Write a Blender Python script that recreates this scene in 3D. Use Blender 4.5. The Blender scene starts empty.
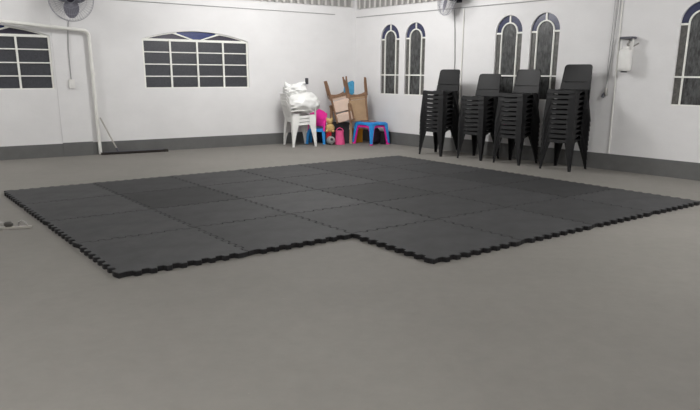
import bpy, bmesh, math, random
from mathutils import Vector, Matrix, noise
random.seed(7)
SC = bpy.context.scene
COL = SC.collection
PI = math.pi
R = math.radians

# ------------------------------------------------------------------ materials
def lin(v):
    v /= 255.0
    return v / 12.92 if v <= 0.04045 else ((v + 0.055) / 1.055) ** 2.4
def rgb(r, g, b):
    return (lin(r), lin(g), lin(b), 1.0)

MATS = {}
def mat(name, col, rough=0.6, var=0.0, scale=8.0, bump=0.0, bscale=60.0, spec=0.4, metal=0.0, detail=4.0, stretch=None, trans=0.0):
    m = bpy.data.materials.new(name); m.use_nodes = True
    nt = m.node_tree; b = nt.nodes['Principled BSDF']
    b.inputs['Base Color'].default_value = col
    b.inputs['Roughness'].default_value = rough
    b.inputs['Metallic'].default_value = metal
    b.inputs['Specular IOR Level'].default_value = spec
    b.inputs['Transmission Weight'].default_value = trans
    tc = nt.nodes.new('ShaderNodeTexCoord')
    src = tc.outputs['Object']
    if stretch:
        mp = nt.nodes.new('ShaderNodeMapping'); mp.inputs['Scale'].default_value = stretch
        nt.links.new(src, mp.inputs['Vector']); src = mp.outputs['Vector']
    if var > 0:
        n = nt.nodes.new('ShaderNodeTexNoise'); n.inputs['Scale'].default_value = scale
        n.inputs['Detail'].default_value = detail; n.inputs['Roughness'].default_value = 0.6
        nt.links.new(src, n.inputs['Vector'])
        cr = nt.nodes.new('ShaderNodeValToRGB')
        cr.color_ramp.elements[0].position = 0.3; cr.color_ramp.elements[1].position = 0.7
        cr.color_ramp.elements[0].color = [c * (1 - var) for c in col[:3]] + [1]
        cr.color_ramp.elements[1].color = [min(1, c * (1 + var)) for c in col[:3]] + [1]
        nt.links.new(n.outputs['Fac'], cr.inputs['Fac'])
        nt.links.new(cr.outputs['Color'], b.inputs['Base Color'])
    if bump > 0:
        n2 = nt.nodes.new('ShaderNodeTexNoise'); n2.inputs['Scale'].default_value = bscale
        n2.inputs['Detail'].default_value = 3
        nt.links.new(src, n2.inputs['Vector'])
        bp = nt.nodes.new('ShaderNodeBump'); bp.inputs['Strength'].default_value = bump; bp.inputs['Distance'].default_value = 0.01
        nt.links.new(n2.outputs['Fac'], bp.inputs['Height']); nt.links.new(bp.outputs['Normal'], b.inputs['Normal'])
    MATS[name] = m
    return m

wall_m = mat('wall_paint', rgb(220, 219, 219), 0.75, 0.035, 1.6, 0.12, 25, 0.25, stretch=(1, 1, 1.6))
band_m = mat('grey_band_paint', rgb(100, 100, 99), 0.6, 0.08, 5, 0.1, 40, 0.3)
ceil_m = mat('ceiling_paint', rgb(205, 205, 203), 0.8)
sheet_m = mat('corrugated_sheet', rgb(196, 194, 192), 0.45, 0.08, 3, 0, 1, 0.5)
rib_m = mat('white_sheet_rib', rgb(244, 243, 240), 0.4)
white_m = mat('white_metal_paint', rgb(232, 232, 226), 0.5, 0.03, 10, 0, 1, 0.4)
pipe_m = mat('white_pipe_plastic', rgb(226, 225, 220), 0.4, 0.03, 6, 0, 1, 0.4)
line_m = mat('grey_cable', rgb(150, 150, 150), 0.6)
pane_m = mat('dark_window_glass', rgb(62, 63, 68), 0.3, 0.25, 60, 0.25, 90, 0.4)
lead_m = mat('textured_dark_glass', rgb(70, 71, 71), 0.25, 0.75, 14, 0.4, 45, 0.45, detail=6, stretch=(2.2, 1, 0.7))
side_m = mat('grey_side_glass', rgb(92, 91, 88), 0.3, 0.4, 22, 0.3, 60, 0.45)
blue_glass = mat('blue_window_glass', rgb(52, 56, 84), 0.25, 0.15, 20, 0.1, 60, 0.5)
navy_glass = mat('navy_window_glass', rgb(32, 46, 102), 0.25, 0.15, 20, 0.1, 60, 0.5)
purple_glass = mat('dark_purple_glass', rgb(56, 52, 66), 0.3, 0.15, 20, 0.1, 60, 0.4)
black_pl = mat('black_plastic', rgb(14, 14, 16), 0.5, 0.15, 14, 0.05, 120, 0.35)
white_pl = mat('white_plastic', rgb(224, 223, 220), 0.4, 0.03, 8, 0, 1, 0.4)
bag_m = mat('white_plastic_film', rgb(228, 228, 226), 0.4, 0.02, 12, 0.12, 14, 0.45)
pink_pl = mat('pink_plastic', rgb(238, 40, 158), 0.4, 0.05, 8)
blue_pl = mat('blue_plastic', rgb(44, 146, 222), 0.4, 0.05, 8)
rose_pl = mat('rose_plastic', rgb(226, 88, 142), 0.45, 0.05, 8)
wood_m = mat('brown_wood', rgb(128, 98, 76), 0.55, 0.25, 6, 0.05, 60, 0.3, stretch=(6, 6, 1))
tan_m = mat('tan_board', rgb(174, 146, 116), 0.65, 0.12, 7, 0.05, 60, 0.3)
pale_m = mat('pale_upholstery', rgb(218, 194, 178), 0.7, 0.05, 8, 0.1, 60, 0.3)
bluecloth_m = mat('blue_cloth', rgb(70, 140, 176), 0.8, 0.2, 22, 0.3, 40, 0.2)
dark_m = mat('black_crate_plastic', rgb(34, 33, 38), 0.55, 0.1, 10)
navy_m = mat('navy_box_card', rgb(34, 40, 66), 0.6, 0.1, 10)
purple_m = mat('dark_purple_fabric', rgb(58, 44, 62), 0.75, 0.2, 14, 0.2, 30)
amber_m = mat('amber_plastic', rgb(246, 176, 58), 0.5, 0.1, 10)
beige_m = mat('beige_plush', rgb(206, 176, 122), 0.9, 0.15, 30, 0.4, 60, 0.1)
red_m = mat('red_cloth', rgb(176, 26, 40), 0.8, 0.15, 20)
fan_m = mat('dark_fan_plastic', rgb(34, 32, 46), 0.4)
blade_m = mat('grey_fan_blade', rgb(96, 95, 106), 0.4)
wire_m = mat('grille_wire', rgb(150, 150, 158), 0.4, metal=0.3)
steel_m = mat('grey_metal', rgb(150, 148, 144), 0.4, 0.1, 20, metal=0.6)
pale_metal = mat('pale_metal', rgb(176, 172, 165), 0.45, 0.05, 20, metal=0.1)
knob_m = mat('dark_knob', rgb(78, 76, 72), 0.5)
mop_m = mat('dark_mop_yarn', rgb(58, 54, 52), 0.9, 0.3, 40, 0.5, 60, 0.1)
dgrey_m = mat('dark_grey_plastic', rgb(84, 84, 92), 0.5)

def floor_material():
    m = bpy.data.materials.new('painted_concrete'); m.use_nodes = True
    nt = m.node_tree; L = nt.links; b = nt.nodes['Principled BSDF']
    tc = nt.nodes.new('ShaderNodeTexCoord')
    def noi(s, d, r=0.6):
        n = nt.nodes.new('ShaderNodeTexNoise'); n.inputs['Scale'].default_value = s; n.inputs['Detail'].default_value = d
        n.inputs['Roughness'].default_value = r; L.new(tc.outputs['Object'], n.inputs['Vector']); return n
    big = noi(0.55, 4); fine = noi(9, 6, 0.7); speck = noi(26, 2)
    c = rgb(126, 123, 118)
    ramp = nt.nodes.new('ShaderNodeValToRGB')
    ramp.color_ramp.elements[0].position = 0.3; ramp.color_ramp.elements[1].position = 0.7
    ramp.color_ramp.elements[0].color = [x * 0.92 for x in c[:3]] + [1]
    ramp.color_ramp.elements[1].color = [x * 1.07 for x in c[:3]] + [1]
    L.new(big.outputs['Fac'], ramp.inputs['Fac'])
    r2 = nt.nodes.new('ShaderNodeValToRGB')
    r2.color_ramp.elements[0].position = 0.25; r2.color_ramp.elements[1].position = 0.75
    r2.color_ramp.elements[0].color = (0.94, 0.94, 0.94, 1); r2.color_ramp.elements[1].color = (1.05, 1.05, 1.05, 1)
    L.new(fine.outputs['Fac'], r2.inputs['Fac'])
    mx = nt.nodes.new('ShaderNodeMix'); mx.data_type = 'RGBA'; mx.blend_type = 'MULTIPLY'; mx.inputs['Factor'].default_value = 1
    L.new(ramp.outputs['Color'], mx.inputs[6]); L.new(r2.outputs['Color'], mx.inputs[7])
    r3 = nt.nodes.new('ShaderNodeValToRGB')
    r3.color_ramp.elements[0].position = 0.76; r3.color_ramp.elements[1].position = 0.80
    r3.color_ramp.elements[0].color = (0, 0, 0, 1); r3.color_ramp.elements[1].color = (1, 1, 1, 1)
    L.new(speck.outputs['Fac'], r3.inputs['Fac'])
    m2 = nt.nodes.new('ShaderNodeMix'); m2.data_type = 'RGBA'; m2.blend_type = 'MIX'
    L.new(r3.outputs['Color'], m2.inputs['Factor']); L.new(mx.outputs[2], m2.inputs[6]); m2.inputs[7].default_value = rgb(140, 137, 131)
    L.new(m2.outputs[2], b.inputs['Base Color'])
    b.inputs['Roughness'].default_value = 0.72; b.inputs['Specular IOR Level'].default_value = 0.2
    bp = nt.nodes.new('ShaderNodeBump'); bp.inputs['Strength'].default_value = 0.12; bp.inputs['Distance'].default_value = 0.01
    L.new(fine.outputs['Fac'], bp.inputs['Height']); L.new(bp.outputs['Normal'], b.inputs['Normal'])
    return m
floor_m = floor_material()

# ------------------------------------------------------------------ mesh helpers
class MB:
    def __init__(self): self.bm = bmesh.new()
    def box(self, x0, x1, y0, y1, z0, z1, M=None, bev=0.0):
        t = bmesh.new()
        vs = [t.verts.new((x, y, z)) for x in (x0, x1) for y in (y0, y1) for z in (z0, z1)]
        for f in ((0, 1, 3, 2), (4, 6, 7, 5), (0, 4, 5, 1), (2, 3, 7, 6), (0, 2, 6, 4), (1, 5, 7, 3)):
            t.faces.new([vs[i] for i in f])
        if bev: bmesh.ops.bevel(t, geom=t.edges[:], offset=bev, segments=2, affect='EDGES')
        return self.join(t, M)
    def join(self, t, M=None):
        if M is not None: bmesh.ops.transform(t, matrix=M, verts=t.verts)
        me = bpy.data.meshes.new('tmp'); t.to_mesh(me); t.free()
        self.bm.from_mesh(me); bpy.data.meshes.remove(me)
        return self
    def tube(self, pts, r, n=8, M=None, closed=False):
        t = bmesh.new(); pts = [Vector(p) for p in pts]; rings = []
        N = len(pts); up = None
        for i, p in enumerate(pts):
            if closed: d = pts[(i + 1) % N] - pts[i - 1]
            else: d = pts[min(i + 1, N - 1)] - pts[max(i - 1, 0)]
            d.normalize()
            if up is None:
                up = Vector((0, 0, 1)) if abs(d.z) < 0.9 else Vector((1, 0, 0))
            a = d.cross(up).normalized(); b = a.cross(d).normalized(); up = b
            rr = r[i] if isinstance(r, (list, tuple)) else r
            rings.append([t.verts.new(p + a * rr * math.cos(2 * PI * k / n) + b * rr * math.sin(2 * PI * k / n)) for k in range(n)])
        m = N if closed else N - 1
        for i in range(m):
            A, B = rings[i], rings[(i + 1) % N]
            for k in range(n): t.faces.new((A[k], A[(k + 1) % n], B[(k + 1) % n], B[k]))
        if not closed:
            t.faces.new(rings[0][::-1]); t.faces.new(rings[-1])
        return self.join(t, M)
    def lathe(self, prof, n=24, M=None):
        t = bmesh.new(); rings = []
        for r, z in prof:
            if r < 1e-5: rings.append([t.verts.new((0, 0, z))])
            else: rings.append([t.verts.new((r * math.cos(2 * PI * k / n), r * math.sin(2 * PI * k / n), z)) for k in range(n)])
        for A, B in zip(rings, rings[1:]):
            for k in range(n):
                k2 = (k + 1) % n
                if len(A) == 1 and len(B) == 1: continue
                if len(A) == 1: t.faces.new((A[0], B[k2], B[k]))
                elif len(B) == 1: t.faces.new((A[k], A[k2], B[0]))
                else: t.faces.new((A[k], A[k2], B[k2], B[k]))
        if len(rings[0]) > 1: t.faces.new(rings[0][::-1])
        if len(rings[-1]) > 1: t.faces.new(rings[-1])
        return self.join(t, M)
    def prism(self, poly, y0, y1, M=None, bev=0.0):          # poly in x,z extruded along y
        t = bmesh.new()
        A = [t.verts.new((x, y0, z)) for x, z in poly]; B = [t.verts.new((x, y1, z)) for x, z in poly]
        t.faces.new(A); t.faces.new(B[::-1]); n = len(poly)
        for i in range(n): t.faces.new((A[i], B[i], B[(i + 1) % n], A[(i + 1) % n]))
        if bev: bmesh.ops.bevel(t, geom=t.edges[:], offset=bev, segments=2, affect='EDGES')
        return self.join(t, M)
    def shell(self, grid, th):                                # grid[i][j] -> Vector, thickened down its normals
        t = bmesh.new(); H, W = len(grid), len(grid[0])
        v = [[t.verts.new(p) for p in row] for row in grid]
        for i in range(H - 1):
            for j in range(W - 1): t.faces.new((v[i][j], v[i][j + 1], v[i + 1][j + 1], v[i + 1][j]))
        bmesh.ops.recalc_face_normals(t, faces=t.faces)
        bmesh.ops.solidify(t, geom=t.faces[:], thickness=th)
        return self.join(t)
    def build(self, name, m, parent=None, smooth=False, loc=None, rotz=0.0, m2=None):
        bmesh.ops.recalc_face_normals(self.bm, faces=self.bm.faces)
        me = bpy.data.meshes.new(name); self.bm.to_mesh(me); self.bm.free()
        me.materials.append(m)
        if m2: me.materials.append(m2)
        if smooth:
            for p in me.polygons: p.use_smooth = True
            try: me.set_sharp_from_angle(angle=R(40))
            except Exception: pass
        o = bpy.data.objects.new(name, me); COL.objects.link(o)
        if parent is not None: o.parent = parent
        if loc is not None: o.location = loc
        o.rotation_euler.z = rotz
        return o

def tag(o, label=None, cat=None, group=None, kind=None):
    if label: o['label'] = label
    if cat: o['category'] = cat
    if group: o['group'] = group
    if kind: o['kind'] = kind
    return o
def empty(name, loc=(0, 0, 0), rotz=0.0):
    o = bpy.data.objects.new(name, None); COL.objects.link(o)
    o.location = loc; o.rotation_euler = (0, 0, rotz); o.empty_display_size = 0.1
    return o
def children_of(o): return [c for c in bpy.data.objects if c.parent == o]
def copy_tree(o, kids, parent=None):
    c = o.copy(); COL.objects.link(c); c.parent = parent
    for k in kids: 
        d = k.copy(); COL.objects.link(d); d.parent = c
    return c

# ------------------------------------------------------------------ the room
P0 = Vector((0.0951, 13.9822, 0))                             # the corner where the two visible walls meet
AR, AL = R(-50.0), R(33.2)                                    # directions of the walls, as seen from inside left to right
rd = Vector((math.cos(AR), math.sin(AR), 0)); ro_ = Vector((-rd.y, rd.x, 0))
ld = Vector((math.cos(AL), math.sin(AL), 0)); lo_ = Vector((-ld.y, ld.x, 0))
HW = 3.5
LEN_L, LEN_R = 13.0, 20.0
def RW(s, d=0.0, z=0.0): p = P0 + rd * s - ro_ * d; p.z = z; return p        # s along right wall, d into the room
def LW(s, d=0.0, z=0.0): p = P0 - ld * s - lo_ * d; p.z = z; return p        # s along left wall from the corner

def wall_mesh(x0, x1, holes, th=0.16):
    bm = bmesh.new()
    loops = [[(x0, 0), (x1, 0), (x1, HW), (x0, HW)]] + holes
    sides = []
    for y in (0.0, th):
        vv = []; edges = []
        for lp in loops:
            vs = [bm.verts.new((x, y, z)) for x, z in lp]; vv.append(vs)
            for i in range(len(vs)): edges.append(bm.edges.new((vs[i], vs[(i + 1) % len(vs)])))
        bmesh.ops.triangle_fill(bm, use_beauty=True, use_dissolve=False, edges=edges)
        sides.append(vv)
    for A, B in zip(*sides):
        n = len(A)
        for i in range(n): bm.faces.new((A[i], A[(i + 1) % n], B[(i + 1) % n], B[i]))
    mb = MB(); mb.bm.free(); mb.bm = bm
    return mb

def arch_loop(cx, hw, z0, zs, n=24):
    return [(cx - hw, z0), (cx + hw, z0)] + [(cx + hw * math.cos(PI * k / n), zs + hw * math.sin(PI * k / n)) for k in range(n + 1)]
def segment_loop(cx, hw, z0, zs, rise, n=20):
    Rr = (hw * hw + rise * rise) / (2 * rise); a = math.asin(hw / Rr)
    return [(cx - hw, z0), (cx + hw, z0)] + [(cx + Rr * math.sin(a - 2 * a * k / n), zs + rise - Rr + Rr * math.cos(a - 2 * a * k / n)) for k in range(n + 1)]

ARCH = [1.02, 1.70, 3.81, 4.485, 6.79]                       # centres of the arched windows along the right wall
AHW, AZ0, AZS = 0.26, 0.955, 2.005
WIDE = [(-6.78, ), (-3.375, )]                                # centres of the wide windows along the left wall (local x)
WHW, WZ0, WZS, WRISE = 0.98, 1.085, 1.905, 0.15

wr = wall_mesh(0, LEN_R, [arch_loop(c, AHW, AZ0, AZS) for c in ARCH]).build('wall_right', wall_m, loc=P0, rotz=AR)
tag(wr, 'white plastered wall with arched windows', 'wall', kind='structure')
wl = wall_mesh(-LEN_L, 0, [segment_loop(c[0], WHW, WZ0, WZS, WRISE) for c in WIDE]).build('wall_left', wall_m, loc=P0, rotz=AL)
tag(wl, 'white plastered wall with wide grid windows', 'wall', kind='structure')
# far sides of the hall behind the camera
pL, pR = LW(LEN_L), RW(LEN_R); pB = pL + (pR - P0)
for nm, a, b, lab in (('wall_back', pL, pB, 'white wall on the side behind the viewer'), ('wall_front', pB, pR, 'white wall behind the viewer')):
    d = b - a; mb = MB(); mb.box(0, d.length, -0.16, 0, 0, HW)
    tag(mb.build(nm, wall_m, loc=a, rotz=math.atan2(d.y, d.x)), lab, 'wall', kind='structure')
def room_slab(z0, z1):
    mb = MB(); t = bmesh.new(); c = [P0, pR, pB, pL]; mid = sum(c, Vector()) / 4
    c = [mid + (p - mid) * 1.02 for p in c]
    A = [t.verts.new((p.x, p.y, z0)) for p in c]; B = [t.verts.new((p.x, p.y, z1)) for p in c]
    t.faces.new(A); t.faces.new(B[::-1])
    for i in range(4): t.faces.new((A[i], B[i], B[(i + 1) % 4], A[(i + 1) % 4]))
    mb.join(t); return mb
tag(room_slab(-0.12, 0).build('floor', floor_m), 'grey painted concrete floor', 'floor', kind='structure')
tag(room_slab(HW, HW + 0.1).build('ceiling', ceil_m), 'pale ceiling above the walls', 'ceiling', kind='structure')
# painted plinths
mb = MB(); mb.box(0.014, LEN_R, -0.014, 0, 0, 0.232)
tag(mb.build('baseboard_right', band_m, loc=P0, rotz=AR), 'dark grey skirting band along the arched window wall', 'baseboard', kind='structure')
mb = MB(); mb.box(-LEN_L, -0.014, -0.014, 0, 0, 0.212)
tag(mb.build('baseboard_left', band_m, loc=P0, rotz=AL), 'dark grey skirting band along the wide window wall', 'baseboard', kind='structure')
# pilaster on the left wall with its own plinth
p = empty('trim_1', LW(5.5, 0), AL); tag(p, 'shallow white pilaster between the first wide window and the pipe', 'pilaster', kind='structure')
mb = MB(); mb.box(-0.27, 0.20, -0.009, 0, 0.225, HW - 0.01); mb.build('pilaster_shaft', wall_m, p)
mb = MB(); mb.box(-0.27, 0.20, -0.024, 0, 0, 0.225); mb.build('pilaster_plinth', band_m, p)
# corrugated sheeting closing the top of both walls
def corrugated(x0, x1, z0, z1, y):
    mb = MB(); t = bmesh.new(); per = 0.152; pts = []
    x = x0
    while x < x1:
        for dx, dy in ((0, 0), (0.076, 0), (0.090, -0.04), (0.138, -0.04)): pts.append((x + dx, y + dy))
        x += per
    pts = [q for q in pts if q[0] <= x1]
    A = [t.verts.new((q[0], q[1], z0)) for q in pts]; B = [t.verts.new((q[0], q[1], z1)) for q in pts]
    for i in range(len(pts) - 1): t.faces.new((A[i], A[i + 1], B[i + 1], B[i])).material_index = 1 if i % 4 == 2 else 0
    bmesh.ops.solidify(t, geom=t.faces[:], thickness=0.004)
    mb.join(t); return mb
tag(corrugated(0.06, 8.0, 2.60, HW - 0.01, -0.012).build('trim_2', sheet_m, loc=P0, rotz=AR, m2=rib_m), 'pale corrugated sheeting above the arched window wall', 'sheeting', kind='structure')
tag(corrugated(-8.0, -0.06, 2.64, HW - 0.01, -0.012).build('trim_3', sheet_m, loc=P0, rotz=AL, m2=rib_m), 'pale corrugated sheeting above the wide window wall', 'sheeting', kind='structure')

# ------------------------------------------------------------------ windows
def arched_window(n, c, label):
    w = empty('window_%d' % n, RW(c), AR); tag(w, label, 'window', kind='structure')
    ri, fw = 0.150, 0.020; yb0, yb1 = 0.012, 0.05           # white bars, glass behind them
    zi = AZS - 0.005
    fr = MB()
    def ring(r0, r1, zc, a0=0.0, a1=PI, n=28):
        return [(r1 * math.cos(a0 + (a1 - a0) * k / n), zc + r1 * math.sin(a0 + (a1 - a0) * k / n)) for k in range(n + 1)] + \
               [(r0 * math.cos(a1 - (a1 - a0) * k / n), zc + r0 * math.sin(a1 - (a1 - a0) * k / n)) for k in range(n + 1)]
    fr.prism(ring(ri - fw / 2, ri + fw / 2, zi), yb0, yb1)
    for s in (-1, 1):
        fr.box(s * ri - fw / 2, s * ri + fw / 2, yb0, yb1, AZ0 + 0.001, zi)
        fr.box(min(s * ri, s * AHW) + .002, max(s * ri, s * AHW) - .002, yb0 + .004, yb1 - .002, zi - 0.022, zi + 0.004)
    fr.box(-0.014, 0.014, yb0 + .004, yb1 - .002, zi + ri, AZS + AHW - 0.004)
    fr.box(-AHW + 0.002, AHW - 0.002, yb0 - .004, yb1 - .004, 1.326 - 0.011, 1.326 + 0.011)
    fr.box(-AHW + 0.002, AHW - 0.002, yb0, yb1, AZ0 + .001, AZ0 + 0.016)
    fr.build('frame', white_m, w)
    g = MB(); g.prism([(-ri, AZ0 + .002), (ri, AZ0 + .002)] + [(ri * math.cos(PI * k / 20), zi + ri * math.sin(PI * k / 20)) for k in range(21)], 0.032, 0.040)
    g.build('centre_pane', lead_m, w)
    g = MB()
    for s in (-1, 1): g.box(min(s * ri, s * AHW), max(s * ri, s * AHW), 0.033, 0.041, AZ0 + .002, zi - .01)
    tag(g.build('side_pane', side_m, w), 'narrow grey side glass')
    g = MB(); g.prism(ring(ri, AHW - 0.002, AZS), 0.032, 0.040)
    tag(g.build('arch_pane', blue_glass, w), 'blue glass arch')
LAB = ['arched window with blue top nearest the room corner', 'arched window between the first arched one and the black chairs',
       'arched window with blue top behind the middle of the black chair stacks', 'arched window directly left of the tallest black chair stack',
       'arched window cut by the right edge of the view']
for i, c in enumerate(ARCH): arched_window(i + 3, c, LAB[i])

def wide_window(n, c, label):
    w = empty('window_%d' % n, LW(-c), AL); tag(w, label, 'window', kind='structure')
    y0, y1 = 0.02, 0.065; b = 0.030
    fr = MB(); zt = WZS - 0.008
    for i in range(5):
        x = -WHW + 2 * WHW * i / 4
        x0, x1 = max(-WHW + .001, x - b / 2), min(WHW - .001, x + b / 2)
        if i in (0, 4): x0, x1 = (x + .001, x + b) if i == 0 else (x - b, x - .001)
        fr.box(x0, x1, y0, y1, WZ0 + .001, zt)
    for j in range(5):
        z = WZ0 + (zt - WZ0) * j / 4
        hb = 0.018 if j in (1, 2, 3) else 0.03
        z0, z1 = max(WZ0 + .001, z - hb / 2), z + hb / 2
        if j == 4: z0, z1 = z - 0.02, z + 0.02
        fr.box(-WHW + .001, WHW - .001, y0 + .004, y1 - .004, z0, z1)
    fr.build('frame', white_m, w)
    Rr = (WHW ** 2 + WRISE ** 2) / (2 * WRISE)
    def za(x): return WZS + WRISE - Rr + math.sqrt(Rr * Rr - x * x)
    # crossing bars in the shallow arch
    br = MB()
    for s in (-1, 1):
        x0 = 0.40; zb = za(x0) - 0.004
        pts = [(s * 0.03, zt + 0.008), (s * (0.03 + 0.05), zt + 0.008), (s * (x0 + 0.07), za(x0 + .07) - .003), (s * x0, zb)]
        br.prism(pts, y0 + .002, y1 - .006)
    for s in (-1, 1):
        pts = []
        for k in range(13):
            x = 0.36 + (WHW - 0.012 - 0.36) * k / 12
            pts.append((s * x, za(x) - 0.003))
        pts += [(s * x_, max(za(abs(x_)) - 0.020, WZS + .001)) for x_ in [0.36 + (WHW - .012 - .36) * k / 12 for k in range(12, -1, -1)]]
        br.prism(pts, y0 + .003, y1 - .008)
    br.build('arch_bar', white_m, w)
    g = MB()
    g.box(-WHW + .002, WHW - .002, 0.042, 0.050, WZ0 + .002, zt); g.build('grid_pane', pane_m, w)
    g = MB(); N = 16
    for s in (-1, 1):
        pts = [(s * 0.06, WZS), (s * (WHW - .01), WZS)] + [(s * x, za(x) - .002) for x in [WHW - .012 - (WHW - .012 - 0.42) * k / N for k in range(N + 1)]]
        g.prism(pts, 0.044, 0.052)
    tag(g.build('corner_pane', purple_glass, w), 'dark purple side glass of the arch')
    g = MB(); pts = [(0.0, WZS)] + [(x, za(x) - .002) for x in [0.42 - 0.84 * k / N for k in range(N + 1)]]
    g.prism(pts, 0.043, 0.051); tag(g.build('arch_pane', navy_glass, w), 'deep blue centre glass of the arch')
wide_window(1, -6.78, 'wide grid window cut by the left edge of the view')
wide_window(2, -3.375, 'wide white grid window with blue arch in the middle of the left wall')

# ------------------------------------------------------------------ cables, pipes and fittings on the walls
def wall_cable(name, pts, r, m, label, cat):
    mb = MB(); mb.tube(pts, r, 6); return tag(mb.build(name, m, smooth=True), label, cat)
wall_cable('wall_cable', [RW(s, 0.008, 2.446) for s in (0.03, 1, 2, 3, 4, 4.6)], 0.007, line_m, 'thin grey cable running level above the arched windows', 'cable')
wall_cable('wall_cable', [LW(s, 0.008, 2.478 + 0.005 * s) for s in (0.5, 1.2, 2, 3, 4, 5.0)], 0.007, line_m, 'thin grey cable running level above the wide grid window', 'cable')

mb = MB()
pp = [LW(5.20, 0.045, 0.01), LW(5.21, 0.045, 1.0), LW(5.215, 0.045, 1.9)]
for k in range(5):
    a = PI / 2 * (k + 1) / 5
    pp.append(LW(5.215 + 0.09 * (1 - math.cos(a)), 0.045 + 0.05 * k / 4, 1.9 + 0.10 * math.sin(a)))
pp += [LW(5.6, 0.105, 2.02), LW(6.2, 0.105, 2.065), LW(8.2, 0.105, 2.2)]
drain = empty('drain_pipe', LW(5.20, 0.045), 0); tag(drain, 'white pipe running down the left wall and turning along above the window', 'pipe')
mb.tube([q - drain.location for q in pp], 0.027, 12); mb.build('pipe_run', pipe_m, drain, True)
for z in (0.5, 1.3):
    mb = MB(); mb.lathe([(0.033, z), (0.033, z + 0.05)], 16, Matrix.Translation(LW(5.205, 0.045) - drain.location))
    mb.build('coupling', pipe_m, drain, True)
# switch and its conduit under the wall fan
sw = empty('wall_switch', LW(5.545, 0.010, 1.165), AL); tag(sw, 'small white switch box on the pilaster below the wall fan', 'switch')
mb = MB(); mb.box(-0.045, 0.045, -0.035, 0.0, -0.07, 0.07, bev=0.006); mb.build('switch_box', white_pl, sw)
mb = MB(); mb.box(-0.018, 0.018, -0.043, -0.033, -0.03, 0.03, bev=0.003); mb.build('rocker', white_pl, sw)
wall_cable('switch_cable', [LW(5.545, 0.02, 1.236), LW(5.545, 0.02, 1.7), LW(5.52, 0.02, 2.02), LW(5.50, 0.02, 2.14)], 0.007, line_m, 'grey cable between the wall fan and the white switch box', 'cable')
wall_cable('wall_conduit', [RW(2.86, 0.012, 0.235), RW(2.86, 0.012, 1.2), RW(2.86, 0.012, 2.43)], 0.012, pipe_m, 'white conduit standing behind the first black chair stack', 'conduit')
wall_cable('fan_cable', [RW(2.64, 0.012, 2.43), RW(2.67, 0.012, 2.1), RW(2.70, 0.012, 1.6), RW(2.70, 0.012, 1.0), RW(2.70, 0.012, 0.24)], 0.008, line_m, 'grey cable dropping from the right wall fan behind the chairs', 'cable')
wall_cable('wall_conduit', [RW(5.70, 0.012, 2.59), RW(5.72, 0.012, 1.5), RW(5.735, 0.012, 0.235)], 0.009, pipe_m, 'thin white conduit on the wall beside the white dispenser', 'conduit')
# hanging cord with a plug
cd = empty('hanging_cord', RW(5.60, 0.03, 1.15)); tag(cd, 'grey cord hanging down the wall left of the dispenser, plug at its end', 'cord')
o_ = cd.location
mb = MB(); mb.tube([q - o_ for q in (RW(5.655, 0.02, 2.59), RW(5.65, 0.02, 2.2), RW(5.625, 0.02, 1.6), RW(5.60, 0.03, 1.16))], 0.007, 6)
mb.tube([q - o_ for q in (RW(5.60, 0.02, 2.59), RW(5.60, 0.02, 2.0), RW(5.595, 0.03, 1.5), RW(5.605, 0.03, 1.16))], 0.004, 6); mb.build('cord', line_m, cd, True)
mb = MB(); mb.tube([q - o_ for q in (RW(5.602, 0.03, 1.17), RW(5.605, 0.03, 1.12), RW(5.61, 0.03, 1.06))], [0.018, 0.026, 0.02], 10)
mb.build('plug', steel_m, cd, True)
mb = MB(); mb.tube([q - o_ for q in (RW(5.59, 0.03, 1.12), RW(5.57, 0.035, 1.075), RW(5.56, 0.035, 1.035))], [0.008, 0.014, 0.024], 10)
mb.build('cord_end', dgrey_m, cd, True)
# white wall unit
di = empty('wall_dispenser', RW(5.88, 0.0, 1.40), AR); tag(di, 'white cylindrical dispenser hanging on the wall under a dark bracket', 'dispenser')
mb = MB(); mb.box(-0.10, 0.09, -0.13, -0.001, 0.425, 0.458, bev=0.006); mb.build('bracket', dgrey_m, di)
mb = MB(); mb.lathe([(0.0, 0.0), (0.07, 0.0), (0.088, 0.02), (0.09, 0.05), (0.09, 0.25), (0.08, 0.28), (0.045, 0.30), (0.04, 0.33), (0.0, 0.33)], 24, Matrix.Translation((0, -0.10, 0)))
mb.build('canister', white_pl, di, True)
mb = MB(); mb.lathe([(0.0, -0.018), (0.04, -0.018), (0.045, 0.0), (0, 0.0)], 16, Matrix.Translation((0, -0.10, 0))); mb.build('outlet', dgrey_m, di, True)
mb = MB()
for s in (-1, 1): mb.box(s * 0.085 - .008, s * 0.085 + .008, -0.10, -0.086, 0.24, 0.43)
mb.box(-0.05, 0.05, -0.02, -0.001, 0.1, 0.40); mb.build('hanger', white_pl, di)
mb = MB(); mb.tube([(0.03, -0.10, 0.33), (0.02, -0.11, 0.36), (0.04, -0.11, 0.385), (0.03, -0.11, 0.40)], 0.016, 8); mb.build('valve', steel_m, di, True)
mb = MB(); mb.tube([(0.08, -0.06, 0.33), (0.12, -0.065, 0.35), (0.15, -0.06, 0.37)], [0.006, 0.010, 0.012], 8); mb.build('lever', steel_m, di, True)
# small dark wall socket above the white chairs
sk = empty('wall_socket', LW(1.165, 0.0, 1.20), AL); tag(sk, 'small dark grey socket on the left wall above the white chairs', 'socket')
mb = MB(); mb.box(-0.032, 0.032, -0.03, -0.0005, -0.06, 0.06, bev=0.006); mb.build('socket_plate', dgrey_m, sk)
mb = MB(); mb.box(-0.018, 0.018, -0.036, -0.028, -0.03, 0.03, bev=0.003); mb.build('socket_face', knob_m, sk)

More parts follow.
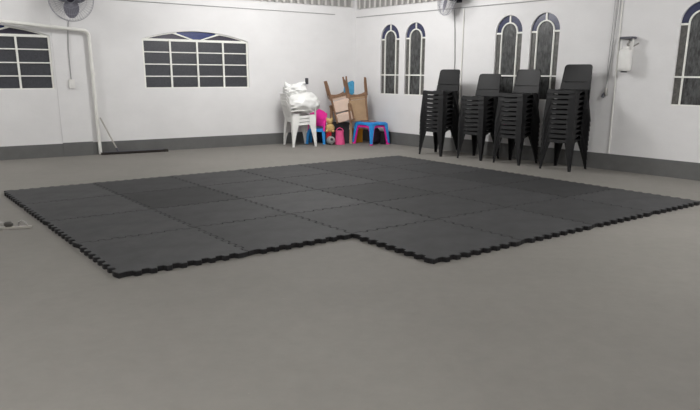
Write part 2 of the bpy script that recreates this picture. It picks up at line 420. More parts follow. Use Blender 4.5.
# ------------------------------------------------------------------ wall fans
def wall_fan(loc, rotz, tilt, label, spin, r=0.33, pan=0.0):
    f = empty('wall_fan', loc, rotz); tag(f, label, 'fan')
    mb = MB(); mb.box(-0.06, 0.06, -0.02, -0.001, -0.10, 0.10, bev=0.006); mb.tube([(0, -0.01, 0), (0, -0.12, 0.03), (0, -0.17, 0.02)], 0.025, 10); mb.build('bracket', fan_m, f, True)
    T = Matrix.Translation((0, -0.20, 0.0)) @ Matrix.Rotation(pan, 4, 'Z') @ Matrix.Rotation(tilt, 4, 'X') @ Matrix.Rotation(PI / 2, 4, 'X')   # local z of the head points into the room
    mb = MB(); mb.lathe([(0, -0.10), (0.06, -0.10), (0.085, -0.07), (0.085, 0.02), (0.05, 0.05), (0, 0.05)], 24, T); mb.build('motor', fan_m, f, True)
    mb = MB()
    for rr, zz in ((r, 0.075), (r * 0.97, 0.12), (r * 0.97, 0.03), (r * 0.72, 0.145), (r * 0.45, 0.155), (r * 0.2, 0.16)):
        mb.tube([(rr * math.cos(2 * PI * k / 40), rr * math.sin(2 * PI * k / 40), zz) for k in range(40)], 0.0045 if rr == r else 0.0022, 5, T, closed=True)
    for k in range(48):
        a = 2 * PI * k / 48; c, s = math.cos(a), math.sin(a)
        mb.tube([(c * r * q, s * r * q, z) for q, z in ((0.2, 0.16), (0.6, 0.152), (0.9, 0.128), (1.0, 0.075), (0.97, 0.03), (0.7, 0.0), (0.25, -0.02))], 0.0016, 4, T)
    mb.build('grille', wire_m, f)
    mb = MB(); mb.lathe([(0, 0.045), (0.06, 0.05), (0.065, 0.155), (0.05, 0.17), (0, 0.175)], 24, T); mb.build('hub', fan_m, f, True)
    for k in range(3):
        b = MB(); a0 = spin + 2 * PI * k / 3; g = []
        for i in range(9):
            q = 0.05 + (r * 0.86 - 0.05) * i / 8; wd = 0.05 + 0.13 * math.sin(PI * min(1, i / 8 * 0.95 + 0.05)) ** 0.7; row = []
            for j in range(6):
                u = j / 5 - 0.5; ang = a0 + u * wd * 1.9 / max(q, 0.09) * 0.75
                row.append(T @ Vector((q * math.cos(ang), q * math.sin(ang), 0.085 + 0.045 * u * (1 - 0.4 * i / 8))))
            g.append(row)
        b.shell(g, 0.003); b.build('blade', blade_m, f, True)
    return f
wall_fan(LW(5.46, 0.01, 2.44), AL, R(-4), 'grey wall fan high above the white switch box on the left', 0.5, 0.33, R(-18))
wall_fan(RW(2.74, 0.0, 2.63), AR, R(-8), 'dark wall fan high above the first black chair stack', 0.2, 0.33, R(-25))

# ------------------------------------------------------------------ the rubber mat
MO = Vector((-3.952, 7.352)); MU = Vector((0.78999, 0.58477)); MV = Vector((0.59808, -0.78502))
TH, TA = 0.040, 0.0165
def mpt(u, v): return MO + MU * u + MV * v
def edge_pts(p, q):
    """the toothed line between two grid corners, without its last point; always computed in the same direction"""
    pts = [(0.0, 0.0)]; w = 0.9 / 8
    for i in range(8):
        a = 0.05 + i * w
        pts += [(a + w * 0.06, TA), (a + w * 0.42, TA), (a + w * 0.56, -TA), (a + w * 0.92, -TA)]
    d = q - p; n = Vector((-d.y, d.x)).normalized()
    return [p + d * t + n * h for t, h in pts]
def tile_loop(u, v):
    a, b, c, d = mpt(u, v), mpt(u + 1, v), mpt(u + 1, v + 1), mpt(u, v + 1)
    def rev(p, q):                                            # traverse q->p along the line computed p->q
        return [q] + edge_pts(p, q)[:0:-1]
    # a->b (top), b->c (right), c->d (bottom reversed), d->a (left reversed)
    return edge_pts(a, b) + edge_pts(b, c) + rev(d, c) + rev(a, d)
def inset(lp, k):
    n = len(lp); out = []
    area = sum(lp[i].x * lp[(i + 1) % n].y - lp[(i + 1) % n].x * lp[i].y for i in range(n)); sg = 1 if area > 0 else -1
    for i in range(n):
        a, b, c = lp[i - 1], lp[i], lp[(i + 1) % n]
        d1 = (b - a).normalized(); d2 = (c - b).normalized()
        n1 = Vector((-d1.y, d1.x)) * sg; n2 = Vector((-d2.y, d2.x)) * sg
        m = (n1 + n2); L = m.length
        m = n1 if L < 0.2 else m / L
        out.append(b + m * (k / max(0.5, m.dot(n1))))
    return out
def tile_material(i, g):
    m = bpy.data.materials.new('rubber_%d' % i); m.use_nodes = True
    nt = m.node_tree; L = nt.links; b = nt.nodes['Principled BSDF']
    tc = nt.nodes.new('ShaderNodeTexCoord')
    n1 = nt.nodes.new('ShaderNodeTexNoise'); n1.inputs['Scale'].default_value = 3.5; n1.inputs['Detail'].default_value = 6; n1.inputs['Roughness'].default_value = 0.7
    n2 = nt.nodes.new('ShaderNodeTexNoise'); n2.inputs['Scale'].default_value = 90; n2.inputs['Detail'].default_value = 2
    for n in (n1, n2): L.new(tc.outputs['Object'], n.inputs['Vector'])
    r = nt.nodes.new('ShaderNodeValToRGB'); c = rgb(g, g, g + 1)
    r.color_ramp.elements[0].position = 0.3; r.color_ramp.elements[1].position = 0.72
    r.color_ramp.elements[0].color = [x * 0.78 for x in c[:3]] + [1]; r.color_ramp.elements[1].color = [x * 1.24 for x in c[:3]] + [1]
    L.new(n1.outputs['Fac'], r.inputs['Fac'])
    L.new(r.outputs['Color'], b.inputs['Base Color'])
    b.inputs['Roughness'].default_value = 0.7; b.inputs['Specular IOR Level'].default_value = 0.2
    bp = nt.nodes.new('ShaderNodeBump'); bp.inputs['Strength'].default_value = 0.25; bp.inputs['Distance'].default_value = 0.004
    L.new(n2.outputs['Fac'], bp.inputs['Height']); L.new(bp.outputs['Normal'], b.inputs['Normal'])
    return m
GREYS = [50, 57, 62, 68]
TM = [tile_material(i, g) for i, g in enumerate(GREYS)]
side_rubber = mat('black_rubber_edge', rgb(20, 19, 21), 0.7, 0.2, 30)
SHADE = {(0,0):3,(1,0):1,(2,0):2,(3,0):2,(4,0):1,(5,0):1,
         (0,1):3,(1,1):0,(2,1):2,(3,1):2,(4,1):1,(5,1):1,
         (0,2):3,(1,2):2,(2,2):3,(3,2):0,(4,2):1,(5,2):0,
         (0,3):3,(1,3):2,(2,3):2,(3,3):1,(4,3):1,(5,3):0,
         (2,4):2,(3,4):2,(4,4):1,(5,4):2}
ORD = ['first', 'second', 'third', 'fourth', 'fifth', 'sixth']
ROWS = ['in the back row nearest the wide windows', 'in the second row from the back', 'in the middle row of the mat', 'in the fourth row from the back', 'in the short front row of four']
for v in range(5):
    for u in range(6):
        if v == 4 and u < 2: continue
        ctr = mpt(u + .5, v + .5)
        lp = inset([q - ctr for q in tile_loop(u, v)], 0.0032)
        bm = bmesh.new()
        rings = []
        for off, z in ((0.0, 0.0), (0.0, TH - 0.005), (0.0015, TH - 0.0015), (0.005, TH)):
            l2 = inset(lp, off) if off else lp
            rings.append([bm.verts.new((q.x, q.y, z)) for q in l2])
        n = len(lp)
        for k, (A, B) in enumerate(zip(rings, rings[1:])):
            for i in range(n):
                f = bm.faces.new((A[i], A[(i + 1) % n], B[(i + 1) % n], B[i])); f.material_index = 1 if k == 0 else 0
        bm.faces.new(rings[0][::-1]).material_index = 1
        bm.faces.new(rings[-1])
        mb = MB(); mb.bm.free(); mb.bm = bm
        o = mb.build('mat_tile', TM[SHADE[(u, v)]], loc=(ctr.x, ctr.y, 0.0))
        o.data.materials.append(side_rubber)
        uu = u if v < 4 else u - 2
        nrow = 6 if v < 4 else 4
        lab = ('leftmost' if uu == 0 else 'rightmost' if uu == nrow - 1 else ORD[uu] + ' from the left')
        tag(o, 'rubber puzzle mat tile, %s %s' % (lab, ROWS[v]), 'mat tile', 'interlocking rubber mat tiles on the floor')

# ------------------------------------------------------------------ black stacking chairs
def stack_chair_parts(root, m):
    ZS = 0.455
    # seat: a dished shell with turned-down rim
    g = []
    prof = [(-0.225, ZS - 0.052), (-0.218, ZS - 0.008), (-0.20, ZS + 0.004), (-0.12, ZS - 0.006), (0.0, ZS - 0.014), (0.03, ZS - 0.014), (0.10, ZS - 0.012), (0.165, ZS + 0.0)]
    for y, z in prof:
        f = (y + 0.225) / 0.39; hw = 0.222 - 0.022 * f; row = []
        sk = 0.062 if y < -0.05 else 0.026                        # the side rim is deep towards the front
        for x, dz in ((-1, -sk), (-0.985, -0.008), (-0.93, 0.004), (-0.6, -0.003), (0, -0.008), (0.6, -0.003), (0.93, 0.004), (0.985, -0.008), (1, -sk)):
            zz = ZS - sk if abs(x) == 1 else z + dz
            row.append(Vector((x * hw, y, max(zz, ZS - 0.064))))
        g.append(row)
    s = MB(); s.shell(g, 0.006); s.build('seat', m, root, True)
    # legs: L-section, tapering and splayed
    for sx in (-1, 1):
        for sy in (-1, 1):
            if sy < 0: top = Vector((sx * 0.218, -0.214, ZS - 0.012)); foot = Vector((sx * 0.245, -0.245, 0))
            else: top = Vector((sx * 0.205, 0.165, ZS - 0.005)); foot = Vector((sx * 0.258, 0.235, 0))
            t = bmesh.new(); rings = []
            for k in range(5):
                q = k / 4; c = top.lerp(foot, q); w = 0.085 * (1 - q) ** 1.3 + 0.032; th = 0.007
                ix, iy = -sx, -sy                                       # towards the seat
                rings.append([t.verts.new((c.x + a * ix, c.y + b * iy, c.z)) for a, b in ((0, 0), (w, 0), (w, th), (th, th), (th, w), (0, w))])
            for A, B in zip(rings, rings[1:]):
                for i in range(6): t.faces.new((A[i], A[(i + 1) % 6], B[(i + 1) % 6], B[i]))
            t.faces.new(rings[0]); t.faces.new(rings[-1][::-1])
            l = MB(); l.join(t); l.build('leg', m, root)
    # backrest: ribbed panel leaning back, posts down to the seat, a slot below the panel
    b = MB()
    def bp(x, z):                                             # point on the leaning back surface
        q = (z - ZS) / 0.35; return Vector((x, 0.165 + 0.060 * q + 0.018 * (1 - (x / 0.24) ** 2) * q, z))
    def hw(z): q = (z - ZS) / 0.35; return 0.232 - 0.020 * q
    zs = [ZS + 0.105, ZS + 0.17, ZS + 0.24, ZS + 0.31, ZS + 0.338, ZS + 0.348]
    cols = 21; g = []
    for z in zs:
        k = hw(z) - (0.035 if z == zs[-1] else 0.012 if z == zs[-2] else 0)
        g.append([bp(-k + 2 * k * j / (cols - 1), z) + Vector((0, 0.004 if (j % 2 and 0 < j < cols - 1) else 0, 0)) for j in range(cols)])
    b.shell(g, 0.008)
    g = []
    for z in (ZS - 0.005, ZS + 0.045, ZS + 0.088):
        g.append([bp(-hw(z) + 2 * hw(z) * j / 8, z) for j in range(9)])
    b.shell(g, 0.008)
    for sx in (-1, 1):
        g = []
        for z in (ZS + 0.085, ZS + 0.11):
            g.append([bp(sx * (hw(z) - 0.06 * j), z) for j in (1, 0)])
        b.shell(g, 0.008)
    b.build('backrest', m, root, True)
proto = empty('plastic_chair'); stack_chair_parts(proto, black_pl)
kids_ = children_of(proto)
for k in kids_: pass
STACKS = [(2.92, 0.575, 10, 4.0, 'the stack nearest the room corner'), (3.69, 0.465, 9, 3.0, 'the second stack from the room corner'),
          (4.42, 0.45, 10, 1.5, 'the third stack from the room corner'), (5.265, 0.44, 11, 4.0, 'the tallest stack, nearest the dispenser')]
first = True
NUM = ['first', 'second', 'third', 'fourth', 'fifth', 'sixth', 'seventh', 'eighth', 'ninth', 'tenth']
for s, d, n, da, lab in STACKS:
    for i in range(n):
        c = proto if first else copy_tree(proto, kids_)
        first = False
        jx, ja = random.uniform(-.003, .003), random.uniform(-.35, .35)
        c.location = RW(s + jx, d + random.uniform(-.002, .002), 0.069 * i); c.rotation_euler.z = AR + R(da + ja)
        pos = 'top' if i == n - 1 else 'bottom' if i == 0 else NUM[n - 1 - i] + ' from the top'
        tag(c, 'black plastic chair, %s of %s' % (pos, lab), 'chair', 'black plastic chairs stacked along the right wall')

# ------------------------------------------------------------------ white armchairs and bags
def arm_chair_parts(root, m):
    ZS = 0.47; g = []
    for y, z in ((-0.232, ZS - 0.06), (-0.226, ZS - 0.012), (-0.21, ZS + 0.002), (-0.1, ZS - 0.01), (0.05, ZS - 0.02), (0.16, ZS - 0.012), (0.22, ZS)):
        hw = 0.24 - 0.03 * (y + 0.25) / 0.47
        g.append([Vector((x * hw, y, z + dz)) for x, dz in ((-1, -0.05), (-0.98, 0), (-0.6, -.005), (0, -0.01), (0.6, -.005), (0.98, 0), (1, -0.05))])
    s = MB(); s.shell(g, 0.006); s.build('seat', m, root, True)
    b = MB()
    def bp(x, z): q = (z - ZS) / 0.38; return Vector((x, 0.20 + 0.10 * q + 0.04 * (1 - (x / 0.22) ** 2) * q, z))
    def hw(z): q = (z - ZS) / 0.38; return 0.215 + 0.01 * q - 0.05 * max(0, q - 0.7) / 0.3
    def strip(za, zb, xa, xb):
        g = []
        for k in range(3):
            z = za + (zb - za) * k / 2
            g.append([bp(xa(z) + (xb(z) - xa(z)) * j / 4, z) for j in range(5)])
        b.shell(g, 0.009)
    strip(ZS + 0.30, ZS + 0.385, lambda z: -hw(z), lambda z: hw(z))
    strip(ZS - 0.01, ZS + 0.07, lambda z: -hw(z), lambda z: hw(z))
    for i in range(7):                                        # posts and slats
        c = -0.185 + 0.37 * i / 6; w = 0.033 if i in (0, 6) else 0.018
        strip(ZS + 0.06, ZS + 0.31, lambda z, c=c, w=w: c - w, lambda z, c=c, w=w: c + w)
    b.build('backrest', m, root, True)
    for sx in (-1, 1):
        a = MB(); g = []
        for y, z in ((0.255, ZS + 0.20), (0.15, ZS + 0.215), (0.0, ZS + 0.215), (-0.15, ZS + 0.21), (-0.215, ZS + 0.19), (-0.238, ZS + 0.13), (-0.236, ZS - 0.02)):
            g.append([Vector((sx * (0.225 + 0.055 * j / 2), y, z - 0.012 * (j != 1))) for j in range(3)])
        a.shell(g, 0.009); a.build('armrest', m, root, True)
        for sy in (-1, 1):
            top = Vector((sx * 0.255, -0.235, ZS)) if sy < 0 else Vector((sx * 0.225, 0.205, ZS + 0.02))
            foot = Vector((sx * 0.28, -0.245, 0)) if sy < 0 else Vector((sx * 0.265, 0.235, 0))
            t = bmesh.new(); rings = []
            for k in range(5):
                q = k / 4; c = top.lerp(foot, q); w = 0.10 * (1 - q) ** 1.4 + 0.038; th = 0.008; ix, iy = -sx, -sy
                rings.append([t.verts.new((c.x + p_ * ix, c.y + r_ * iy, c.z)) for p_, r_ in ((0, 0), (w, 0), (w, th), (th, th), (th, w), (0, w))])
            for A, B in zip(rings, rings[1:]):
                for i in range(6): t.faces.new((A[i], A[(i + 1) % 6], B[(i + 1) % 6], B[i]))
            t.faces.new(rings[0]); t.faces.new(rings[-1][::-1])
            l = MB(); l.join(t); l.build('leg', m, root)
WC = Vector((-0.985, 12.70, 0)); WA = R(25 + 90)              # the chairs face right, along the left wall
ap = empty('plastic_armchair'); arm_chair_parts(ap, white_pl); ak = children_of(ap)
NW = 3
for i in range(NW):
    c = ap if i == 0 else copy_tree(ap, ak)
    c.location = WC + Vector((0, 0, 0.062 * i)); c.rotation_euler.z = WA
    pos = ['bottom', 'middle', 'top'][i]
    tag(c, 'white plastic armchair, %s of the stack under the white bags' % pos, 'chair', 'white plastic armchairs stacked by the left wall')

def blob(c, sx, sy, sz, amp, freq, seed, sub=4, flat=None, M=None):
    t = bmesh.new(); bmesh.ops.create_icosphere(t, subdivisions=sub, radius=1.0)
    for v in t.verts:
        d = v.co.normalized(); k = 1 + amp * noise.fractal(d * freq + Vector((seed, seed * 2.3, 0)), 0.9, 2.0, 3)
        k += amp * 0.5 * abs(noise.noise(d * freq * 2.2 + Vector((0, seed, seed))))
        p = Vector((d.x * sx * k, d.y * sy * k, d.z * sz * k))
        if flat is not None and p.z < flat: p.z = flat + (p.z - flat) * 0.1
        v.co = (M @ p if M is not None else p) + Vector(c)
    mb = MB(); mb.join(t); return mb
fwd = Vector((math.cos(R(25)), math.sin(R(25)), 0)); sid = Vector((-fwd.y, fwd.x, 0))
bc = WC + fwd * 0.06 - sid * 0.05 + Vector((0, 0, 0.80))
bag = empty('plastic_sack', bc); tag(bag, 'large stuffed white plastic sack bulging out of the white armchairs', 'sack')
blob((0, 0, 0), 0.34, 0.27, 0.21, 0.11, 1.4, 3.1, 5, -0.17, Matrix.Rotation(R(30), 3, 'Z')).build('sack_body', bag_m, bag, True)
bc2 = WC - fwd * 0.08 + sid * 0.0 + Vector((0, 0, 1.03))
bag2 = empty('plastic_bag', bc2); tag(bag2, 'crumpled white carrier bag with raised ears on top of the big sack', 'bag')
blob((0, 0, 0), 0.21, 0.18, 0.13, 0.22, 1.9, 8.4, 5).build('bag_body', bag_m, bag2, True)
mb = MB(); mb.tube([(-0.1, -0.06, 0.06), (-0.16, -0.07, 0.11), (-0.17, -0.09, 0.16)], [0.06, 0.045, 0.012], 10)
mb.tube([(0.04, 0.02, 0.07), (0.12, 0.04, 0.125), (0.20, 0.05, 0.15)], [0.06, 0.045, 0.02], 10); mb.build('bag_ear', bag_m, bag2, True)

# ------------------------------------------------------------------ children's furniture
def kids_table(name, loc, rotz, m, foot_m, h, lx, ly, k, label, group):
    """square low table on four wide, splayed legs with arched aprons; foot_m colours the foot tips"""
    T = empty(name, loc, rotz); tag(T, label, 'table', group)
    g = []
    for y in (-1, -.96, -.9, 0, .9, .96, 1):
        g.append([Vector((x * lx, y * ly, h - (0.05 if max(abs(x), abs(y)) == 1 else 0.012 if max(abs(x), abs(y)) > .95 else 0))) for x in (-1, -.96, -.9, 0, .9, .96, 1)])
    s = MB(); s.shell(g, 0.008)
    for sgn in (-1, 1):                                        # aprons arching between the legs
        for ax in (0, 1):
            L_ = lx if ax == 0 else ly
            poly = [(-L_, h - .02), (L_, h - .02)] + [(L_ * math.cos(PI * q / 12) * 0.97, h - 0.115 + 0.07 * math.sin(PI * q / 12)) for q in range(13)]
            M_ = Matrix.Translation((0, sgn * (ly + .002), 0)) if ax == 0 else Matrix.Translation((sgn * (lx + .002), 0, 0)) @ Matrix.Rotation(PI / 2, 4, 'Z')
            s.prism(poly, -0.004, 0.004, M_)
    s.build('tabletop', m, T)
    for sx in (-1, 1):
        for sy in (-1, 1):
            top = Vector((sx * (lx + .004), sy * (ly + .004), h - 0.03)); foot = Vector((sx * (lx + k), sy * (ly + k), 0.03 if foot_m else 0.0))
            t = bmesh.new(); rings = []
            for i in range(5):
                q = i / 4; c = top.lerp(foot, q); w = 0.05 * (1 - q) ** 1.5 + 0.038; th = 0.012; ix, iy = -sx, -sy
                rings.append([t.verts.new((c.x + a * ix, c.y + b * iy, c.z)) for a, b in ((0, 0), (w, 0), (w, th), (th, th), (th, w), (0, w))])
            for A, B in zip(rings, rings[1:]):
                for i in range(6): t.faces.new((A[i], A[(i + 1) % 6], B[(i + 1) % 6], B[i]))
            t.faces.new(rings[0]); t.faces.new(rings[-1][::-1])
            l = MB(); l.join(t); lo = l.build('leg', m, T)
            if foot_m:
                f = MB(); f.box(min(0, -sx * .046), max(0, -sx * .046), min(0, -sy * .046), max(0, -sy * .046), 0.0, 0.032, Matrix.Translation((foot.x + sx * .002, foot.y + sy * .002, 0)), bev=.006)
                fo = f.build('foot', foot_m, lo); tag(fo, 'pink foot tip')
    return T
KT = Vector((0.405, 13.06, 0)); KR = R(39)
kids_table('childs_table', KT, KR, pink_pl, None, 0.385, 0.19, 0.235, 0.03, "pink plastic child's table nested beneath the blue one", 'nested plastic tables for children')
kids_table('childs_table', KT + Vector((0, 0, 0.0)), KR, blue_pl, pink_pl, 0.432, 0.205, 0.25, 0.038, "blue plastic child's table with pink feet nested over the pink one", 'nested plastic tables for children')
fl = empty('picture_book', KT + Vector((-0.05, 0.0, 0.434)), R(20)); tag(fl, 'thin reddish brown booklet lying on the blue table', 'book')
mb = MB(); mb.box(-0.13, 0.13, -0.09, 0.09, 0, 0.014, bev=.002); mb.build('cover', mat('reddish_cover', rgb(176, 120, 112), 0.6, 0.1, 20), fl)
mb = MB(); mb.box(-0.127, 0.131, -0.087, 0.087, 0.003, 0.011); mb.build('pages', white_pl, fl)

def childs_chair(loc, rotz):
    T = empty('childs_chair', loc, rotz); tag(T, "child's plastic chair with pink back and blue seat beside the white chairs", 'chair')
    h = 0.30
    mb = MB(); g = []
    for y, z in ((-0.15, h - .06), (-0.145, h - .01), (-0.12, h), (0, h - .01), (0.12, h)):
        g.append([Vector((x * 0.145, y, z - (0.05 if abs(x) == 1 else 0))) for x in (-1, -.95, 0, .95, 1)])
    mb.shell(g, 0.008); tag(mb.build('seat', blue_pl, T, True), 'blue seat')
    mb = MB(); poly = [(-0.15, h + .03), (0.15, h + .03), (0.155, h + .24)] + [(0.155 * math.cos(PI * q / 16), h + .24 + (0.11 + 0.05 * math.exp(-((q - 10) / 2.0) ** 2)) * math.sin(PI * q / 16)) for q in range(1, 16)] + [(-0.155, h + .24)]
    mb.prism(poly, -0.012, 0.012, Matrix.Translation((0, 0.13, 0)) @ Matrix.Translation((0, 0, h)) @ Matrix.Rotation(R(-9), 4, 'X') @ Matrix.Translation((0, 0, -h)), bev=.004)
    for z in (0.10, 0.16): mb.box(-0.11, 0.11, -0.018, -0.010, h + z, h + z + .012, Matrix.Translation((0, 0.155, 0)))
    tag(mb.build('backrest', pink_pl, T, True), 'pink backrest')
    for sx in (-1, 1):
        m_ = MB(); m_.tube([(sx * 0.155, 0.13, h + .28), (sx * 0.162, 0.06, h + .14), (sx * 0.165, -0.10, h + .10), (sx * 0.165, -0.14, h - .05)], [0.02, .022, .024, .022], 8)
        tag(m_.build('side_arm', pink_pl, T, True), 'pink side arm')
        for sy in (-1, 1):
            l = MB(); l.tube([(sx * 0.15, sy * 0.125, h - .03), (sx * 0.172, sy * 0.155, 0)], [0.034, 0.026], 8); tag(l.build('leg', blue_pl, T, True), 'blue leg')
    return T
childs_chair(Vector((-0.66, 13.10, 0)), R(-10))

# ------------------------------------------------------------------ the table with two upturned wooden chairs in the corner
tb = empty('wooden_table', (-0.10, 13.27, 0), 0); tag(tb, 'brown wooden table in the corner carrying the upturned chairs', 'table')
mb = MB(); mb.box(-0.32, 0.30, -0.20, 0.20, 0.70, 0.73, bev=.004); mb.build('tabletop', wood_m, tb)
mb = MB(); mb.box(-0.28, 0.26, -0.165, -0.145, 0.63, 0.70); mb.box(-0.28, 0.26, 0.145, 0.165, 0.63, 0.70); mb.build('apron', wood_m, tb)
for x in (-0.28, 0.105):
    for y in (-0.16, 0.16):
        mb = MB(); mb.box(x - .026, x + .026, y - .02, y + .02, 0, 0.70, bev=.003); mb.build('leg', tan_m if (x > 0 and y < 0) else wood_m, tb)

def upturned_chair(loc, rz, tilt, seat_m, back_m, label, two_pads, back_len):
    """built upside down: z=0 at the seat's upper face (now underneath), legs rising, backrest hanging down on the -y side"""
    T = empty('wooden_chair', loc, rz); T.rotation_euler = (0, tilt, rz); tag(T, label, 'chair', 'upturned wooden chairs on the corner table')
    mb = MB(); mb.box(-0.19, 0.19, -0.18, 0.19, 0.0, 0.05, bev=.012); tag(mb.build('seat', seat_m, T, True), None)
    mb = MB()                                                  # curved apron frame under the seat
    poly = [(-0.20, 0.05), (-0.20, 0.145)] + [(-0.20 + 0.40 * k / 12, 0.145 - 0.06 * math.sin(PI * k / 12)) for k in range(1, 12)] + [(0.20, 0.145), (0.20, 0.05)]
    mb.prism(poly, -0.19, -0.165); mb.prism(poly, 0.175, 0.20)
    for sx in (-1, 1): mb.box(sx * .1925 - .0125, sx * .1925 + .0125, -0.17, 0.18, 0.05, 0.11)
    mb.build('seat_frame', wood_m, T)
    for sx in (-1, 1):
        l = MB(); l.tube([(sx * 0.18, -0.17, 0.06), (sx * 0.185, -0.18, 0.20), (sx * 0.188, -0.20, 0.30), (sx * 0.20, -0.225, 0.40)], [.024, .022, .019, .016], 8); l.build('leg', wood_m, T, True)
        l = MB(); l.tube([(sx * 0.18, 0.18, 0.06), (sx * 0.185, 0.185, 0.25), (sx * 0.19, 0.20, 0.39)], [.023, .02, .016], 8); l.build('leg', wood_m, T, True)
        p_ = MB(); p_.tube([(sx * 0.175, -0.18, 0.08), (sx * 0.172, -0.215, -0.1), (sx * 0.168, -0.26, -back_len)], [.022, .02, .016], 8); p_.build('back_post', wood_m, T, True)
    if two_pads:
        for z0, z1 in ((-0.235, -0.005), (-back_len, -0.255)):
            mb = MB(); yy = -0.205 + 0.055 * (z0 + z1) / 2 / back_len * 1.0
            mb.box(-0.155, 0.155, -0.022, 0.018, z0, z1, Matrix.Translation((0, yy - 0.012, 0)) @ Matrix.Rotation(R(6), 4, 'X'), bev=.016); mb.build('back_pad', back_m, T, True)
    else:
        mb = MB(); mb.box(-0.162, 0.162, -0.014, 0.012, -back_len, -0.005, Matrix.Translation((0, -0.20, 0)) @ Matrix.Rotation(R(9.5), 4, 'X'), bev=.006); mb.build('back_panel', back_m, T, True)
    return T
upturned_chair(Vector((0.135, 13.19, 0.862)), R(-4), R(-7), tan_m, tan_m, 'upturned tan wooden chair with a solid board back, legs in the air', False, 0.42)
upturned_chair(Vector((-0.225, 13.20, 0.862)), R(8), R(-13), pale_m, pale_m, 'upturned wooden chair with pale padded back, leaning left', True, 0.43)
bb = empty('cloth_bag', (-0.035, 13.12, 1.05), 0); tag(bb, 'blue cloth bundle stuffed between the legs of the upturned tan chair', 'bag')
t_ = MB(); poly = [(0.10, -0.10), (0.10, 0.17)] + [(0.10 - 0.21 * math.sin(PI / 2 * k / 8), -0.04 + 0.21 * math.cos(PI / 2 * k / 8)) for k in range(1, 9)] + [(-0.08, -0.10)]
t_.prism(poly, -0.07, 0.07, bev=.02); t_.build('bundle', bluecloth_m, bb, True)

# ------------------------------------------------------------------ odds and ends under and beside the table
def crate(name, loc, rz, w, d, h, m, label, cat, handle=True):
    T = empty(name, loc, rz); tag(T, label, cat)
    mb = MB(); th = 0.012
    mb.box(-w / 2, w / 2, -d / 2, d / 2, 0, th)
    for s in (-1, 1):
        mb.box(-w / 2, w / 2, s * d / 2 - th / 2, s * d / 2 + th / 2, 0, h)
        mb.box(s * w / 2 - th / 2, s * w / 2 + th / 2, -d / 2, d / 2, 0, h)
    mb.build('body', m, T)
    mb = MB()
    for s in (-1, 1):
        mb.box(-w / 2 - .012, w / 2 + .012, s * d / 2 - .012, s * d / 2 + .012, h - .03, h + .004)
        mb.box(s * w / 2 - .012, s * w / 2 + .012, -d / 2, d / 2, h - .03, h + .004)
    mb.build('rim', m, T)
    mb = MB(); mb.box(-w / 2 + .01, w / 2 - .01, -d / 2 + .01, d / 2 - .01, h * 0.9, h * 0.93); mb.build('contents', m, T)
    return T
crate('storage_crate', (-0.19, 13.26, 0), R(3), 0.30, 0.26, 0.40, dark_m, 'black crate standing in the shade under the wooden table', 'crate')
crate('storage_box', (-0.52, 13.40, 0), R(33), 0.26, 0.16, 0.26, navy_m, "dark navy box behind the child's pink chair", 'box')
crate('toy_bin', (0.125, 13.40, 0), R(35), 0.18, 0.15, 0.27, amber_m, 'amber yellow bin standing behind the blue table legs', 'bin')
sb = empty('fabric_bag', (0.475, 13.14, 0), KR); tag(sb, 'dark purple fabric bag standing beneath the blue table', 'bag')
blob((0, 0, 0.155), 0.11, 0.15, 0.17, 0.10, 2.0, 5.5, 4, -0.155).build('bag_body', purple_m, sb, True)
mb = MB(); mb.tube([(-0.05, 0, 0.30), (-0.03, 0, 0.335), (0.03, 0, 0.335), (0.05, 0, 0.30)], 0.008, 6); mb.build('strap', purple_m, sb, True)
bx = empty('storage_box', (0.685, 13.04, 0), R(-50)); tag(bx, 'small black box against the wall right of the blue table', 'box')
mb = MB(); mb.box(-0.05, 0.05, -0.09, 0.09, 0, 0.22, bev=.005); mb.build('body', dark_m, bx)
mb = MB(); mb.box(-0.053, 0.053, -0.093, 0.093, 0.221, 0.245, bev=.005); mb.build('lid', dark_m, bx)
# pink tub
tub = empty('toy_tub', (-0.212, 12.95, 0), 0); tag(tub, 'rose pink plastic tub in front of the black crate', 'tub')
mb = MB(); mb.lathe([(0, 0), (0.10, 0), (0.105, 0.02), (0.085, 0.14), (0.075, 0.24), (0.082, 0.265), (0.07, 0.265), (0.065, 0.24), (0.0, 0.22)], 24); mb.build('body', rose_pl, tub, True)
mb = MB(); mb.tube([(-0.078, 0, 0.25), (-0.05, 0, 0.30), (0.0, 0, 0.325), (0.05, 0, 0.30), (0.078, 0, 0.25)], 0.008, 8); mb.build('handle', rose_pl, tub, True)
# football and plush
ball = empty('toy_ball', (-0.385, 12.86, 0.085), 0); tag(ball, 'grey and black ball on the floor left of the pink tub', 'ball')
def ball_material():
    m = bpy.data.materials.new('ball_panels'); m.use_nodes = True; nt = m.node_tree; b = nt.nodes['Principled BSDF']
    tc = nt.nodes.new('ShaderNodeTexCoord'); v = nt.nodes.new('ShaderNodeTexVoronoi'); v.inputs['Scale'].default_value = 9
    r = nt.nodes.new('ShaderNodeValToRGB'); r.color_ramp.interpolation = 'CONSTANT'
    r.color_ramp.elements[0].color = rgb(30, 30, 34); r.color_ramp.elements[1].color = rgb(150, 150, 150); r.color_ramp.elements[1].position = 0.42
    nt.links.new(tc.outputs['Object'], v.inputs['Vector']); nt.links.new(v.outputs['Distance'], r.inputs['Fac']); nt.links.new(r.outputs['Color'], b.inputs['Base Color'])
    return m
mb = MB(); mb.lathe([(0.085 * math.sin(PI * k / 14), -0.085 * math.cos(PI * k / 14)) for k in range(15)], 24); mb.build('ball_body', ball_material(), ball, True)
pb = empty('toy_box', (-0.415, 13.04, 0), R(0)); tag(pb, 'dark low box carrying the beige plush toy', 'box')
mb = MB(); mb.box(-0.09, 0.09, -0.08, 0.08, 0, 0.20, bev=.004); mb.build('body', dark_m, pb)
mb = MB(); mb.box(-0.093, 0.093, -0.083, 0.083, 0.201, 0.225, bev=.004); mb.build('lid', dark_m, pb)
